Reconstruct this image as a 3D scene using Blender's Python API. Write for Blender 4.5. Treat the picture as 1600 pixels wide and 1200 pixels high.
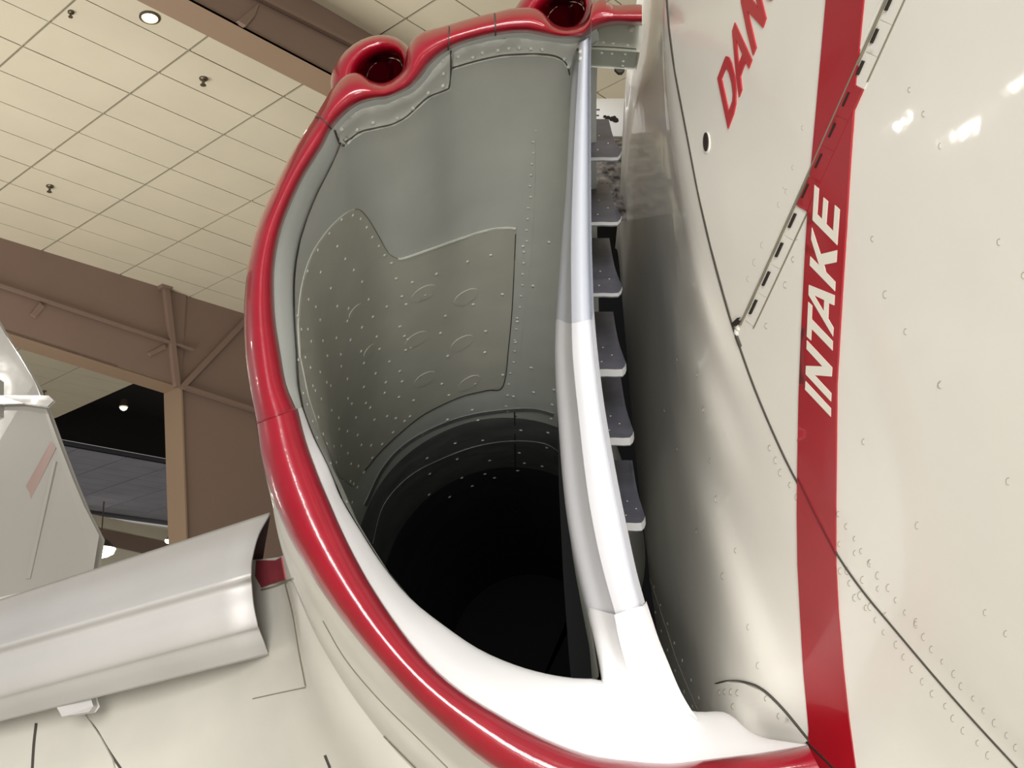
import bpy, bmesh, math, random
from mathutils import Vector, Matrix
from mathutils.bvhtree import BVHTree
from mathutils.geometry import delaunay_2d_cdt
random.seed(7)
for o in list(bpy.data.objects): bpy.data.objects.remove(o)
sc = bpy.context.scene
COL = sc.collection

# ---------------------------------------------------------------- camera (fitted from the ceiling grid's vanishing points)
CAMZ = 1.6
F = 1745.78
RM = Matrix(((0.99816966, 0.05359622, 0.02801387),
             (0.04346566, -0.31372392, -0.94851886),
             (-0.0420484, 0.94800039, -0.3154793)))
CAM = Vector((0, 0, CAMZ))
cd = bpy.data.cameras.new('camera'); cam = bpy.data.objects.new('camera', cd); COL.objects.link(cam)
cd.sensor_width = 36.0; cd.lens = F / 1600 * 36; cd.clip_start = 0.02; cd.clip_end = 300
cam.matrix_world = Matrix.Translation(CAM) @ RM.to_4x4()
sc.camera = cam

# ---------------------------------------------------------------- world and lights
w = bpy.data.worlds.new('hall_light'); sc.world = w; w.use_nodes = True
bg = w.node_tree.nodes['Background']; bg.inputs[0].default_value = (1.0, 0.965, 0.92, 1); bg.inputs[1].default_value = 0.32

def area(name, loc, target, size, power, col, sy=None):
    l = bpy.data.lights.new(name, 'AREA'); l.energy = power; l.color = col; l.size = size
    if sy: l.shape = 'RECTANGLE'; l.size_y = sy
    o = bpy.data.objects.new(name, l); COL.objects.link(o); o.location = loc
    o.rotation_euler = (Vector(target) - Vector(loc)).to_track_quat('-Z', 'Y').to_euler()
    return o
area('floor_flood', (0.15, -1.1, 0.4), (0.15, 1.6, 1.9), 1.1, 34, (0.97, 0.98, 1.0))
area('hall_flood', (-0.2, -6.0, 2.4), (0.2, 1.2, 1.8), 3.0, 520, (1.0, 0.975, 0.945))
area('roof_flood', (1.5, -5.0, 8.0), (0, 1.5, 1.5), 1.2, 120, (1.0, 0.95, 0.88))
area('bay_flood', (-7.0, 9.0, 0.6), (-3.0, 13.0, 9.0), 6.0, 900, (1.0, 0.96, 0.9))  # unseen fill light added to brighten the ceiling
sc.view_settings.view_transform = 'Standard'
sc.view_settings.look = 'None'
sc.view_settings.exposure = 0.0
sc.view_settings.gamma = 1.0
sc.view_settings.use_curve_mapping = False

# ---------------------------------------------------------------- materials
def lin(c):
    return tuple((x / 255 / 12.92) if x / 255 <= 0.04045 else ((x / 255 + 0.055) / 1.055) ** 2.4 for x in c) + (1,)
def mat(name, rgb, rough=0.5, metal=0.0, coat=0.0, var=0.0, vscale=8.0, bump=0.0, bscale=40.0, bdist=0.002, emit=0.0, rgb2=None, spec=0.5):
    m = bpy.data.materials.new(name); m.use_nodes = True
    nt = m.node_tree; b = nt.nodes['Principled BSDF']
    c = lin(rgb)
    b.inputs['Base Color'].default_value = c
    b.inputs['Roughness'].default_value = rough
    b.inputs['Metallic'].default_value = metal
    b.inputs['Coat Weight'].default_value = coat
    b.inputs['Coat Roughness'].default_value = 0.06
    b.inputs['Specular IOR Level'].default_value = spec
    geo = nt.nodes.new('ShaderNodeNewGeometry')
    if var > 0 or rgb2:
        n = nt.nodes.new('ShaderNodeTexNoise'); n.inputs['Scale'].default_value = vscale; n.inputs['Detail'].default_value = 5
        nt.links.new(geo.outputs['Position'], n.inputs['Vector'])
        r = nt.nodes.new('ShaderNodeValToRGB'); r.color_ramp.elements[0].position = 0.35; r.color_ramp.elements[1].position = 0.65
        c2 = lin(rgb2) if rgb2 else tuple(x * (1 - var) for x in c[:3]) + (1,)
        r.color_ramp.elements[0].color = c2; r.color_ramp.elements[1].color = c
        nt.links.new(n.outputs['Fac'], r.inputs['Fac']); nt.links.new(r.outputs['Color'], b.inputs['Base Color'])
    if bump > 0:
        n2 = nt.nodes.new('ShaderNodeTexNoise'); n2.inputs['Scale'].default_value = bscale; n2.inputs['Detail'].default_value = 4
        nt.links.new(geo.outputs['Position'], n2.inputs['Vector'])
        bp = nt.nodes.new('ShaderNodeBump'); bp.inputs['Strength'].default_value = bump; bp.inputs['Distance'].default_value = bdist
        nt.links.new(n2.outputs['Fac'], bp.inputs['Height']); nt.links.new(bp.outputs['Normal'], b.inputs['Normal'])
        nt.links.new(bp.outputs['Normal'], b.inputs['Coat Normal'])
    if emit > 0:
        b.inputs['Emission Color'].default_value = c; b.inputs['Emission Strength'].default_value = emit
    return m
M_RED = mat('gloss_red_paint', (152, 8, 34), 0.28, coat=0.8, var=0.12, vscale=25, bump=0.35, bscale=30, bdist=0.002)
M_STRIPE = mat('red_stripe_paint', (158, 20, 32), 0.3, coat=0.4, var=0.08, vscale=12)
M_CREAM = mat('cream_aircraft_paint', (226, 223, 213), 0.3, coat=0.6, var=0.04, vscale=5, bump=0.25, bscale=7, bdist=0.004)
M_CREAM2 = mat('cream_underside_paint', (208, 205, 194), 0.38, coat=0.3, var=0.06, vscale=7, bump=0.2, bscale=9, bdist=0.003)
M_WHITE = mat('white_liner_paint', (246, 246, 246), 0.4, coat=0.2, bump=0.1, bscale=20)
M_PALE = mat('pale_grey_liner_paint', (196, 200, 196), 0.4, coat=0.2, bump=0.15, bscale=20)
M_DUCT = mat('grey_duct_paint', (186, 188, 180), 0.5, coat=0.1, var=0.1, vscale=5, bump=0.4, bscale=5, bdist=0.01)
M_PATCH = mat('riveted_patch_paint', (178, 177, 163), 0.5, coat=0.1, var=0.08, vscale=9, bump=0.1, bscale=20)
M_RIVET = mat('grey_rivet_paint', (186, 188, 176), 0.35, coat=0.2)
M_SPLIT = mat('splitter_dim_paint', (192, 196, 204), 0.3, coat=0.4, bump=0.15, bscale=25)  # upper half, weaker light painted in as a greyer tone
M_SPLIT2 = mat('splitter_lit_paint', (222, 223, 226), 0.35, coat=0.2, bump=0.15, bscale=25)  # lower half, stronger light painted in as a whiter tone
M_DARK = mat('slot_shade_dark', (14, 14, 16), 0.8)  # the slot's inner darkness, put into the colour
M_DEEP = mat('shaded_tube_metal', (58, 60, 62), 0.6, var=0.3, vscale=6, bump=0.4, bscale=8)  # darkness deep in the duct, put into the tube's colour
M_DUCT2 = mat('shaded_duct_paint', (112, 114, 112), 0.5, var=0.25, vscale=8, bump=0.6, bscale=9, bdist=0.01)  # middle duct band, depth shade painted into its colour
M_GAP = mat('dark_panel_gap', (70, 66, 58), 0.7)
M_GAPG = mat('mid_panel_gap', (128, 122, 106), 0.6)
M_FLG = mat('louver_flange_metal', (148, 148, 146), 0.45)
M_GAPS = mat('soft_panel_gap', (168, 164, 150), 0.5)
M_SLOT = mat('black_hinge_slot', (34, 26, 18), 0.8)
M_LOUV = mat('grey_louver_metal', (96, 96, 106), 0.45, var=0.2, vscale=30, bump=0.3, bscale=60)
M_DIRT = mat('dirty_mottled_metal', (150, 145, 140), 0.6, rgb2=(40, 36, 34), vscale=60, bump=0.6, bscale=60)
M_BLOCK = mat('block_grey_green_paint', (160, 162, 148), 0.45, coat=0.1, bump=0.1)
M_SILVER = mat('bare_silver_metal', (206, 204, 202), 0.62, metal=0.4, var=0.08, vscale=4, bump=0.12, bscale=4, bdist=0.01)
M_SLATIN = mat('slat_inner_dark_red', (60, 34, 32), 0.6, rgb2=(26, 20, 20), vscale=12)
M_PINK = mat('red_root_reflection', (150, 62, 70), 0.35, coat=0.4, var=0.2, vscale=14)  # tint of a red reflection, put into the colour
M_WLET = mat('white_letter_paint', (226, 222, 208), 0.35, coat=0.2)
M_RLET = mat('red_letter_paint', (172, 40, 48), 0.35, coat=0.2)
M_FIN = mat('gloss_grey_fin_paint', (188, 185, 178), 0.12, coat=0.8, var=0.06, vscale=2, bump=0.12, bscale=2.2, bdist=0.02)
M_FINR = mat('red_fin_reflection', (176, 150, 142), 0.15, coat=0.6)  # colour of a faint red reflection in the gloss
M_TILE = mat('cream_ceiling_tile', (218, 210, 188), 0.8, var=0.05, vscale=1.2)
M_TBAR = mat('ceiling_grid_bar', (196, 188, 164), 0.7)
M_BTILE = mat('blue_grey_ceiling_tile', (160, 162, 180), 0.8, var=0.12, vscale=1.2)  # dim cool light of the far bay put into the tile colour
M_BBAR = mat('dark_grid_bar', (70, 70, 78), 0.7)
M_BROWN = mat('brown_steel_paint', (136, 114, 102), 0.6, var=0.06, vscale=1)
M_TAN = mat('tan_flange_paint', (152, 128, 106), 0.6, var=0.05, vscale=1)
M_FLOOR = mat('pale_concrete_floor', (205, 198, 182), 0.35, var=0.08, vscale=1)
M_LAMP = mat('lamp_glow', (255, 246, 224), 0.5, emit=14)
M_LAMP2 = mat('lamp_reflector', (250, 240, 220), 0.3, emit=1.4)
M_METAL = mat('sprinkler_metal', (110, 100, 84), 0.35, metal=0.6)
M_BLACK = mat('black_void', (8, 8, 9), 0.9)

# ---------------------------------------------------------------- helpers
def ray(px, py):
    v = RM @ Vector((px - 800, -(py - 600), -F)); return v / v.y
def P(px, py, Y): return CAM + ray(px, py) * Y
def link(name, verts, faces, m, parent=None, smooth=True, label=None, kind=None):
    used = sorted({i for f in faces for i in f}); ix = {u: k for k, u in enumerate(used)}
    me = bpy.data.meshes.new(name); me.from_pydata([tuple(verts[u]) for u in used], [], [tuple(ix[i] for i in f) for f in faces]); me.update()
    if smooth: me.shade_smooth(); me.set_sharp_from_angle(angle=.95)
    me.materials.append(m)
    o = bpy.data.objects.new(name, me); COL.objects.link(o)
    if parent is not None:
        o.parent = parent   # meshes carry world coordinates, only the Empties are moved
        o.matrix_parent_inverse = Matrix.Translation(-parent.location)
    if label: o['label'] = label
    if kind: o['kind'] = kind
    return o
def thing(name, loc, label, cat, group=None):
    o = bpy.data.objects.new(name, None); COL.objects.link(o); o.location = loc; o.empty_display_size = 0.1
    o['label'] = label; o['category'] = cat
    if group: o['group'] = group
    return o
def tag(o, label, cat, group=None):
    o['label'] = label; o['category'] = cat
    if group: o['group'] = group
    return o
def cr(p0, p1, p2, p3, t):
    return 0.5 * ((2 * p1) + (p2 - p0) * t + (2 * p0 - 5 * p1 + 4 * p2 - p3) * t * t + (3 * p1 - p0 - 3 * p2 + p3) * t ** 3)
def spline(pts, k, closed=False):
    n = len(pts); out = []
    if k <= 1: return list(pts)
    for i in range(n if closed else n - 1):
        if closed: a, b, c, d = pts[i - 1], pts[i], pts[(i + 1) % n], pts[(i + 2) % n]
        else:
            b, c = pts[i], pts[i + 1]
            a = pts[i - 1] if i else b * 2 - c
            d = pts[i + 2] if i + 2 < n else c * 2 - b
        for j in range(k): out.append(cr(a, b, c, d, j / k))
    if not closed: out.append(pts[-1].copy())
    return out
def grid(rails, k=4, kc=4, closed=False):
    """rails: list of equally long point lists; returns verts, faces of the smooth surface through them"""
    rs = [spline(r, k, closed) for r in rails]
    n = len(rs[0]); cols = [spline([r[i] for r in rs], kc) for i in range(n)]
    m = len(cols[0]); V = [v for c in cols for v in c]; Fs = []
    for i in range(n if closed else n - 1):
        for j in range(m - 1):
            a = i * m + j; b = ((i + 1) % n) * m + j
            Fs.append((a, b, b + 1, a + 1))
    return V, Fs
def merge(*vf):
    V = []; Fs = []
    for v, f in vf:
        o = len(V); V += list(v); Fs += [tuple(i + o for i in q) for q in f]
    return V, Fs
def tree(*vf):
    V, Fs = merge(*vf); return BVHTree.FromPolygons(V, Fs)
def hit(bvh, px, py):
    d = (ray(px, py)).normalized()
    loc, n, i, dist = bvh.ray_cast(CAM, d)
    if loc is None:
        return None, None
    if n.dot(d) > 0: n = -n
    return loc, n
def decal(bvh, poly, t=0.001, step=14, holes=(), skirt=True, sm=0):
    """thin raised sheet whose outline follows poly, laid onto the surface bvh"""
    def dense(pl):
        out = []
        for i in range(len(pl)):
            a = Vector(pl[i]); b = Vector(pl[(i + 1) % len(pl)]); n = max(1, int((b - a).length / step + .999))
            out += [a.lerp(b, j / n) for j in range(n)]
        return out
    outer = dense(poly); pts = list(outer); edges = [(i, (i + 1) % len(outer)) for i in range(len(outer))]
    for h in holes:
        hh = dense(h); o = len(pts); pts += hh; edges += [(o + i, o + (i + 1) % len(hh)) for i in range(len(hh))]
    nb = len(pts)
    x0 = min(p.x for p in outer); x1 = max(p.x for p in outer); y0 = min(p.y for p in outer); y1 = max(p.y for p in outer)
    def inside(q, pl):
        c = False; j = len(pl) - 1
        for i in range(len(pl)):
            a, b = pl[i], pl[j]
            if (a.y > q.y) != (b.y > q.y) and q.x < (b.x - a.x) * (q.y - a.y) / (b.y - a.y) + a.x: c = not c
            j = i
        return c
    x = x0 + step * .5
    while x < x1:
        y = y0 + step * .5
        while y < y1:
            q = Vector((x, y))
            if inside(q, outer) and min((q - p).length for p in pts[:nb]) > step * .4: pts.append(q)
            y += step
        x += step
    r = delaunay_2d_cdt(pts, edges, [], 0, 1e-4)
    vs, es, fs = r[0], r[1], r[2]
    hl = [[Vector(q) for q in h] for h in holes]; ol = [Vector(q) for q in poly]
    keep = []
    for f in fs:
        c = sum((vs[i] for i in f), Vector((0, 0))) / len(f)
        if inside(c, ol) and not any(inside(c, h) for h in hl): keep.append(f)
    V = []; ok = []; N = []
    for v in vs:
        l, n = hit(bvh, v.x, v.y)
        ok.append(l is not None); V.append((l + n * t) if l is not None else Vector()); N.append(n)
    keep = [tuple(f) for f in keep if all(ok[i] for i in f)]
    if sm:   # relax the sheet so that it bridges small creases beneath it
        nb_ = {}
        for f in keep:
            for i in range(len(f)): nb_.setdefault(f[i], set()).update((f[i - 1], f[(i + 1) % len(f)]))
        for _ in range(sm):
            V2 = list(V)
            for i, ns in nb_.items():
                dav = sum((V[q] - CAM).length for q in ns) / len(ns); d0 = (V[i] - CAM).length
                V2[i] = CAM + (V[i] - CAM) * ((d0 * .4 + dav * .6) / d0)
            V = V2
    par = list(range(len(V)))
    def find(i):
        while par[i] != i: par[i] = par[par[i]]; i = par[i]
        return i
    for f in keep:
        for i in f[1:]: par[find(i)] = find(f[0])
    size = {}
    for f in keep: size[find(f[0])] = size.get(find(f[0]), 0) + 1
    if size:
        big = max(size, key=size.get); keep = [f for f in keep if find(f[0]) == big]
    if skirt:
        cnt = {}
        for f in keep:
            for i in range(len(f)):
                e = (f[i], f[(i + 1) % len(f)]); k2 = (min(e), max(e)); cnt.setdefault(k2, []).append(e)
        low = {}
        for k2, l in cnt.items():
            if len(l) == 1:
                a, b = l[0]
                for q in (a, b):
                    if q not in low: low[q] = len(V); V.append(V[q] - N[q] * (t + .0006))
                keep.append((b, a, low[a], low[b]))
    return V, keep
def ribbon(bvh, line, wpx=1.6, t=0.0006, step=14, smooth=True):
    pts = [Vector(p) for p in line]
    if smooth and len(pts) > 2: pts = spline(pts, 6)
    out = []
    for i in range(len(pts) - 1):
        a, b = pts[i], pts[i + 1]; n = max(1, int((b - a).length / step))
        out += [a.lerp(b, j / n) for j in range(n)]
    out.append(pts[-1]); V = []; Fs = []; prev = None
    for i, p in enumerate(out):
        tn = (out[min(i + 1, len(out) - 1)] - out[max(i - 1, 0)]).normalized(); nn = Vector((-tn.y, tn.x)) * wpx * .5
        l1, n1 = hit(bvh, *(p + nn)); l2, n2 = hit(bvh, *(p - nn))
        if l1 is None or l2 is None or (l1 - l2).length > .05: prev = None; continue
        k = len(V); V += [l1, l1 + n1 * t, l2 + n2 * t, l2]
        if prev is not None:
            for a, b in ((0, 1), (1, 2), (2, 3)): Fs.append((prev + a, prev + b, k + b, k + a))
        prev = k
    return V, Fs
def domes(bvh, pts, rpx=3.2, h=0.5, real=None):
    V = []; Fs = []
    for p in pts:
        l, n = hit(bvh, p[0], p[1])
        if l is None: continue
        r = real if real else rpx * (l - CAM).length / F
        t1 = n.orthogonal().normalized(); t2 = n.cross(t1); k = len(V)
        for rr, hh in ((1, -.1), (.75, .6)):
            for j in range(8):
                a = j * math.pi / 4; V.append(l + (t1 * math.cos(a) + t2 * math.sin(a)) * r * rr + n * r * h * hh)
        V.append(l + n * r * h)
        for j in range(8):
            j2 = (j + 1) % 8
            Fs.append((k + j, k + j2, k + 8 + j2, k + 8 + j)); Fs.append((k + 8 + j, k + 8 + j2, k + 16))
    return V, Fs
def rings(bvh, pts, rpx=6, wd=1.0, t=0.0006):
    out = []
    for (x, y, s) in pts:
        out.append(ribbon(bvh, [(x + s * rpx * .6 * math.cos(a), y + s * rpx * math.sin(a)) for a in [i * math.pi / 5 for i in range(2, 9)]], wd, t, 4, False))
    return merge(*out)
def box(c, ax, ay, az, sx, sy, sz):
    V = []
    for i in (-1, 1):
        for j in (-1, 1):
            for k in (-1, 1): V.append(c + ax * (sx * i / 2) + ay * (sy * j / 2) + az * (sz * k / 2))
    return V, [(0, 1, 3, 2), (4, 6, 7, 5), (0, 4, 5, 1), (2, 3, 7, 6), (0, 2, 6, 4), (1, 5, 7, 3)]
def prism(poly, d):
    """closed solid: polygon points (world) extruded by vector d"""
    n = len(poly); V = list(poly) + [p + d for p in poly]
    return V, [tuple(range(n))] + [tuple(range(2 * n - 1, n - 1, -1))] + [(i, (i + 1) % n, n + (i + 1) % n, n + i) for i in range(n)]
def bevel(o, wd, seg=2):
    b = o.modifiers.new('bevel', 'BEVEL'); b.width = wd; b.segments = seg; b.limit_method = 'ANGLE'; b.angle_limit = .6
def z3(x=0, y=0, z=0): return Vector((x, y, z))

# ================================================================ BUILDING (setting)
A = Vector((0.627829245, 0.778351103, 0)); B = Vector((-0.7783511, 0.62782924, 0)); UP = Vector((0, 0, 1))
H = 7.4
def bld(u, v, z): return CAM + A * u + B * v + UP * z
def on_w(px, py, v):
    r = RM @ Vector((px - 800, -(py - 600), -F)); r = r * (v / r.dot(B)); return CAM + r
fl = link('floor', *box(Vector((0, 8, -0.05)), A, B, UP, 60, 60, 0.1), M_FLOOR, smooth=False); fl['kind'] = 'structure'
ceil_o = link('ceiling', *box(bld(5.6, 11, H + .09), A, B, UP, 11.2, 27, 0.08), M_TBAR, smooth=False); ceil_o['kind'] = 'structure'
tile_mesh = None
TU, TW = .172 * H, .0797 * H
def tile(u, v, m, parent, cache={}, dz=0.0):
    key = m.name
    if key not in cache:
        V, Fs = box(Vector(), A, B, UP, TU - .03, TW - .016, .02)
        me = bpy.data.meshes.new('tile'); me.from_pydata([tuple(p) for p in V], [], Fs); me.materials.append(m); cache[key] = me
    o = bpy.data.objects.new('ceiling_tile', cache[key]); COL.objects.link(o); o.parent = parent
    o.location = bld(u, v, H + .015 + dz)
for k in range(-1, 6):
    for j in range(-1, 10):
        tile((.593 + .172 * (k + .5)) * H, (1.25 + .0797 * (j + .5)) * H, M_TILE, ceil_o, dz=random.uniform(0, .004))
for k in range(0, 7):
    for j in range(-1, 6):
        if .593 + .172 * (k + 1) > 1.51 + .01 and False: continue
        tile((.593 + .172 * (k + .5)) * H, (.971 - .0797 * (j + .5)) * H, M_TILE, ceil_o)
for k in range(-0, 5):
    for j in range(0, 12):
        tile((.648 + .172 * (k + .5)) * H, 15.62 + TW * (j + .5), M_TILE, ceil_o)
# deck over the near bays so that the roof closes above the aircraft
c2 = link('ceiling', *box(bld(16.2, 5.5, H + .09), A, B, UP, 10.0, 16, 0.08), M_TBAR, smooth=False); c2['kind'] = 'structure'
for g in ('ceiling_far',):
    far = link('ceiling', *box(bld(17, 28, H + .09), A, B, UP, 14, 6.8, 0.08), M_BBAR, smooth=False); far['kind'] = 'structure'
for k in range(0, 9):
    for j in range(0, 10):
        tile(10.2 + TU * (k + .5), 24.7 + TW * (j + .5), M_BTILE, far)
vo = link('ceiling_void', *merge(box(bld(16.5, 20, H + 1.2), A, B, UP, 10.6, 9.4, .1), box(bld(11.25, 20, H + .65), A, B, UP, .06, 9.2, 1.0), box(bld(16.5, 24.6, H + .65), A, B, UP, 10.5, .06, 1.0)), M_BLACK, smooth=False); vo['kind'] = 'structure'
far2 = link('ceiling', *box(bld(18, 40, H + .09), A, B, UP, 22, 16, 0.08), M_TILE, smooth=False); far2['kind'] = 'structure'

def girder(name, w0, u0, u1, zt, zb0, zb1, fw, label):
    web = [bld(u0, w0, zt), bld(u1, w0, zt), bld(u1, w0, zb1), bld(u0, w0, zb0)]
    o = link(name, *prism(web, B * .03), M_BROWN, smooth=False, label=label); o['kind'] = 'structure'
    fp = [bld(u0, w0 - .0, zb0), bld(u1, w0 - .0, zb1), bld(u1, w0 + fw, zb1), bld(u0, w0 + fw, zb0)]
    link('bottom_flange', *prism(fp, UP * .03), M_TAN, o, smooth=False)
    return o
g1 = girder('trim_1', 7.64, -4, 15, H + .05, 6.66, 6.66, .36, 'brown steel roof girder nearest the intake')
# purlin line, gusset on the first girder
r1 = [on_w(400, 0, 7.63), on_w(560, 80, 7.63)]
dd = (r1[1] - r1[0])
link('rail', *prism([r1[0] - dd * 1.5, r1[1] + dd * .6, r1[1] + dd * .6 + UP * .05, r1[0] - dd * 1.5 + UP * .05], -B * .05), M_BROWN, g1, smooth=False)
gs = [on_w(405, 5, 7.6), on_w(372, 32, 7.6), on_w(385, 40, 7.6), on_w(398, 25, 7.6)]
link('gusset', *prism(gs, B * .05), M_BROWN, g1, smooth=False)
g2 = girder('trim_2', 15.0, -2, 9.39, H + .05, 6.62, 5.81, .45, 'brown steel roof girder meeting the column')
p = [(0, 450), (300, 550)]
r2 = [on_w(*q, 14.98) for q in p]; d2 = r2[1] - r2[0]
link('conduit', *prism([r2[0] - d2 * .8, r2[1], r2[1] + UP * .04, r2[0] - d2 * .8 + UP * .04], -B * .06), M_BROWN, g2, smooth=False)
gs = [on_w(62, 472, 14.96), on_w(48, 490, 14.96), on_w(56, 496, 14.96), on_w(70, 480, 14.96)]
link('gusset', *prism(gs, B * .05), M_BROWN, g2, smooth=False)
gs = [on_w(258, 538, 14.96), on_w(232, 551, 14.96), on_w(236, 556, 14.96), on_w(260, 545, 14.96)]
link('gusset', *prism(gs, B * .05), M_BROWN, g2, smooth=False)
# column with knee plate
cw = [bld(8.95, 15.03, H + .05), bld(13.2, 15.03, H + .05), bld(13.0, 15.03, -1.6), bld(10.1, 15.03, -1.6), bld(9.39, 15.03, 5.8), bld(9.2, 15.03, 5.85)]
colm = link('trim_3', *prism(cw, B * .03), M_BROWN, smooth=False, label='brown tapered steel column with knee stiffeners'); colm['kind'] = 'structure'
cf = [bld(9.37, 14.98, 5.81), bld(9.37, 15.47, 5.81), bld(10.09, 15.47, -1.6), bld(10.09, 14.98, -1.6)]
link('inner_flange', *prism(cf, A * .03), M_TAN, colm, smooth=False)
def stiff(px0, px1, wd=.09, th=.09):
    a = on_w(*px0, 15.0); b = on_w(*px1, 15.0); t = (b - a).normalized(); s = t.cross(B).normalized() * th * .5
    link('stiffener', *prism([a - s, b - s, b + s, a + s], -B * wd), M_BROWN, colm, smooth=False)
stiff((256, 446), (274, 606)); stiff((281, 606), (384, 498)); stiff((281, 605), (420, 650), th=.06); stiff((246, 448), (262, 450), .14, .1)
# far girder under bright ceiling
zz = (on_w(200, 833, 31.0) - CAM).z; zy = (on_w(200, 815, 31.0) - CAM).z
g3 = link('trim_4', *prism([on_w(60, 806, 31.0), on_w(330, 862, 31.0), on_w(330, 888, 31.0), on_w(60, 827, 31.0)], B * .1), M_BROWN, smooth=False, label='far brown roof girder behind the silver slat'); g3['kind'] = 'structure'
link('top_flange', *prism([on_w(60, 786, 30.9), on_w(330, 842, 30.9), on_w(330, 860, 30.9), on_w(60, 803, 30.9)], B * .3), M_TILE, g3, smooth=False)

# ceiling fittings
def disc(c, n, r, k=20):
    t1 = n.orthogonal().normalized(); t2 = n.cross(t1)
    return [c + (t1 * math.cos(i * 2 * math.pi / k) + t2 * math.sin(i * 2 * math.pi / k)) * r for i in range(k)]
def lathe(c, ax, prof, k=20, cap=True):
    V = []; Fs = []
    for (r, z) in prof: V += disc(c + ax * z, ax, r, k)
    for i in range(len(prof) - 1):
        for j in range(k): Fs.append((i * k + j, i * k + (j + 1) % k, (i + 1) * k + (j + 1) % k, (i + 1) * k + j))
    if cap: Fs.append(tuple(range((len(prof) - 1) * k, len(prof) * k)))
    return V, Fs
def on_ceil(px, py):
    r = RM @ Vector((px - 800, -(py - 600), -F)); return CAM + r * (H / r.z)
def downlight(c, label, r=.085):
    t = thing('downlight', c, label, 'lamp')
    link('trim_ring', *lathe(c, -UP, [(r * 1.25, -.01), (r * 1.25, .012), (r * 1.0, .016), (r * .95, .0), (r * .8, -.02)], cap=False), M_METAL, t)
    link('reflector', *lathe(c, UP, [(r * .95, -.006), (r * .9, -.003)]), M_LAMP2, t)
    link('bulb', *lathe(c + UP * -.012 + A * .02, -UP, [(r * .5, -.01), (r * .42, .01), (r * .2, .02)]), M_LAMP, t)
downlight(on_ceil(234, 27), 'round recessed downlight in the cream ceiling, upper left')
def sprinkler(c, label, s=1.0):
    t = thing('sprinkler', c, label, 'sprinkler', 'ceiling sprinklers')
    link('escutcheon', *lathe(c, -UP, [(.05 * s, 0), (.045 * s, .012), (.02 * s, .02)], 12), M_METAL, t)
    link('pipe', *lathe(c, -UP, [(.017 * s, .0), (.017 * s, .07 * s)], 8), M_METAL, t)
    link('deflector', *lathe(c - UP * .085 * s, -UP, [(.012 * s, -.02), (.034 * s, -.004), (.034 * s, .0)], 12), M_METAL, t)
sprinkler(on_ceil(318, 123), 'small sprinkler head right of and below the round downlight')
sprinkler(on_ceil(78, 291), 'small sprinkler head above the left end of the brown girder')
sprinkler(on_ceil(111, 19), 'small sprinkler head at the very top left of the ceiling', .7)
sprinkler(on_ceil(69, 611), 'sprinkler head on the ceiling behind the grey fin')
hl = thing('spotlight', bld(13.2, 21.5, H + 1.0), 'tiny lit lamp in the dark ceiling opening', 'lamp')
cdark = P(193, 638, 18.0)
cdark = CAM + (RM @ Vector((193 - 800, -(638 - 600), -F))).normalized() * 26
hl.location = cdark
link('housing', *lathe(cdark + UP * .2, -UP, [(.07, 0), (.09, .12), (.1, .16)], 12), M_METAL, hl)
link('bulb', *lathe(cdark - UP * .0, -UP, [(.09, -.02), (.07, .02), (.03, .05)], 12), M_LAMP2, hl)
for (x, y, r, lb) in ((157, 858, .42, 'large bright bowl lamp beside the grey fin tip'), (265, 845, .14, 'small bright lamp above the silver slat edge')):
    c = CAM + (RM @ Vector((x - 800, -(y - 600), -F))).normalized() * 34
    t = thing('bowl_lamp', c + UP * .2, lb, 'lamp')
    link('shade', *lathe(c + UP * r * .5, -UP, [(r * .2, -.1), (r * .6, 0), (r * 1.0, r * .5)], 20, False), M_METAL, t)
    link('rod', *lathe(c + UP * r * .6, UP, [(.02, 0), (.02, CAMZ + H - c.z - r * .6)], 6), M_METAL, t)
    link('bulb', *lathe(c, -UP, [(r * .98, -.02), (r * .85, r * .3), (r * .5, r * .5), (r * .2, r * .58)], 20), M_LAMP, t)

# ================================================================ NEIGHBOUR'S FIN (left)
FY = 5.0
fin = thing('tail_fin', P(-20, 1000, FY), 'glossy pale grey tail fin of a neighbouring aircraft at left', 'aircraft')
fo = [(-220, 200), (-90, 370), (0, 528), (22, 560), (45, 600), (64, 645), (84, 700), (104, 752), (122, 795), (144, 838), (137, 880), (124, 960), (60, 1010), (-220, 1060)]
o = link('fin_skin', *prism([P(x, y, FY + (x * .0012)) for x, y in fo], z3(-.02, .12, 0)), M_FIN, fin, smooth=False); bevel(o, .03, 4)
def fp(x, y, dy=0): return P(x, y, FY + x * .0012 - dy)
link('rudder_ridge', *prism([fp(86, 722, .0), fp(90, 722, .0), fp(50, 905, .0), fp(43, 905, .0)], z3(0, -.02, 0)), M_FIN, fin, smooth=False)
link('reflected_streak', *prism([fp(-10, 850, .001), fp(80, 690, .001), fp(88, 700, .001), fp(6, 868, .001)], z3(0, -.004, 0)), M_FINR, fin, smooth=False)  # painted streak standing for a red reflection in the fin
o = link('probe_bracket', *prism([fp(3, 621, .03), fp(78, 621, .03), fp(85, 628, .03), fp(76, 636, .03), fp(40, 631, .03), fp(3, 632, .03)], z3(0, -.02, 0)), M_FIN, fin, smooth=False); bevel(o, .004)
link('probe_post', *prism([fp(2, 597, .01), fp(6, 597, .01), fp(6, 652, .01), fp(2, 652, .01)], z3(0, -.05, 0)), M_FIN, fin, smooth=False)

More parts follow.
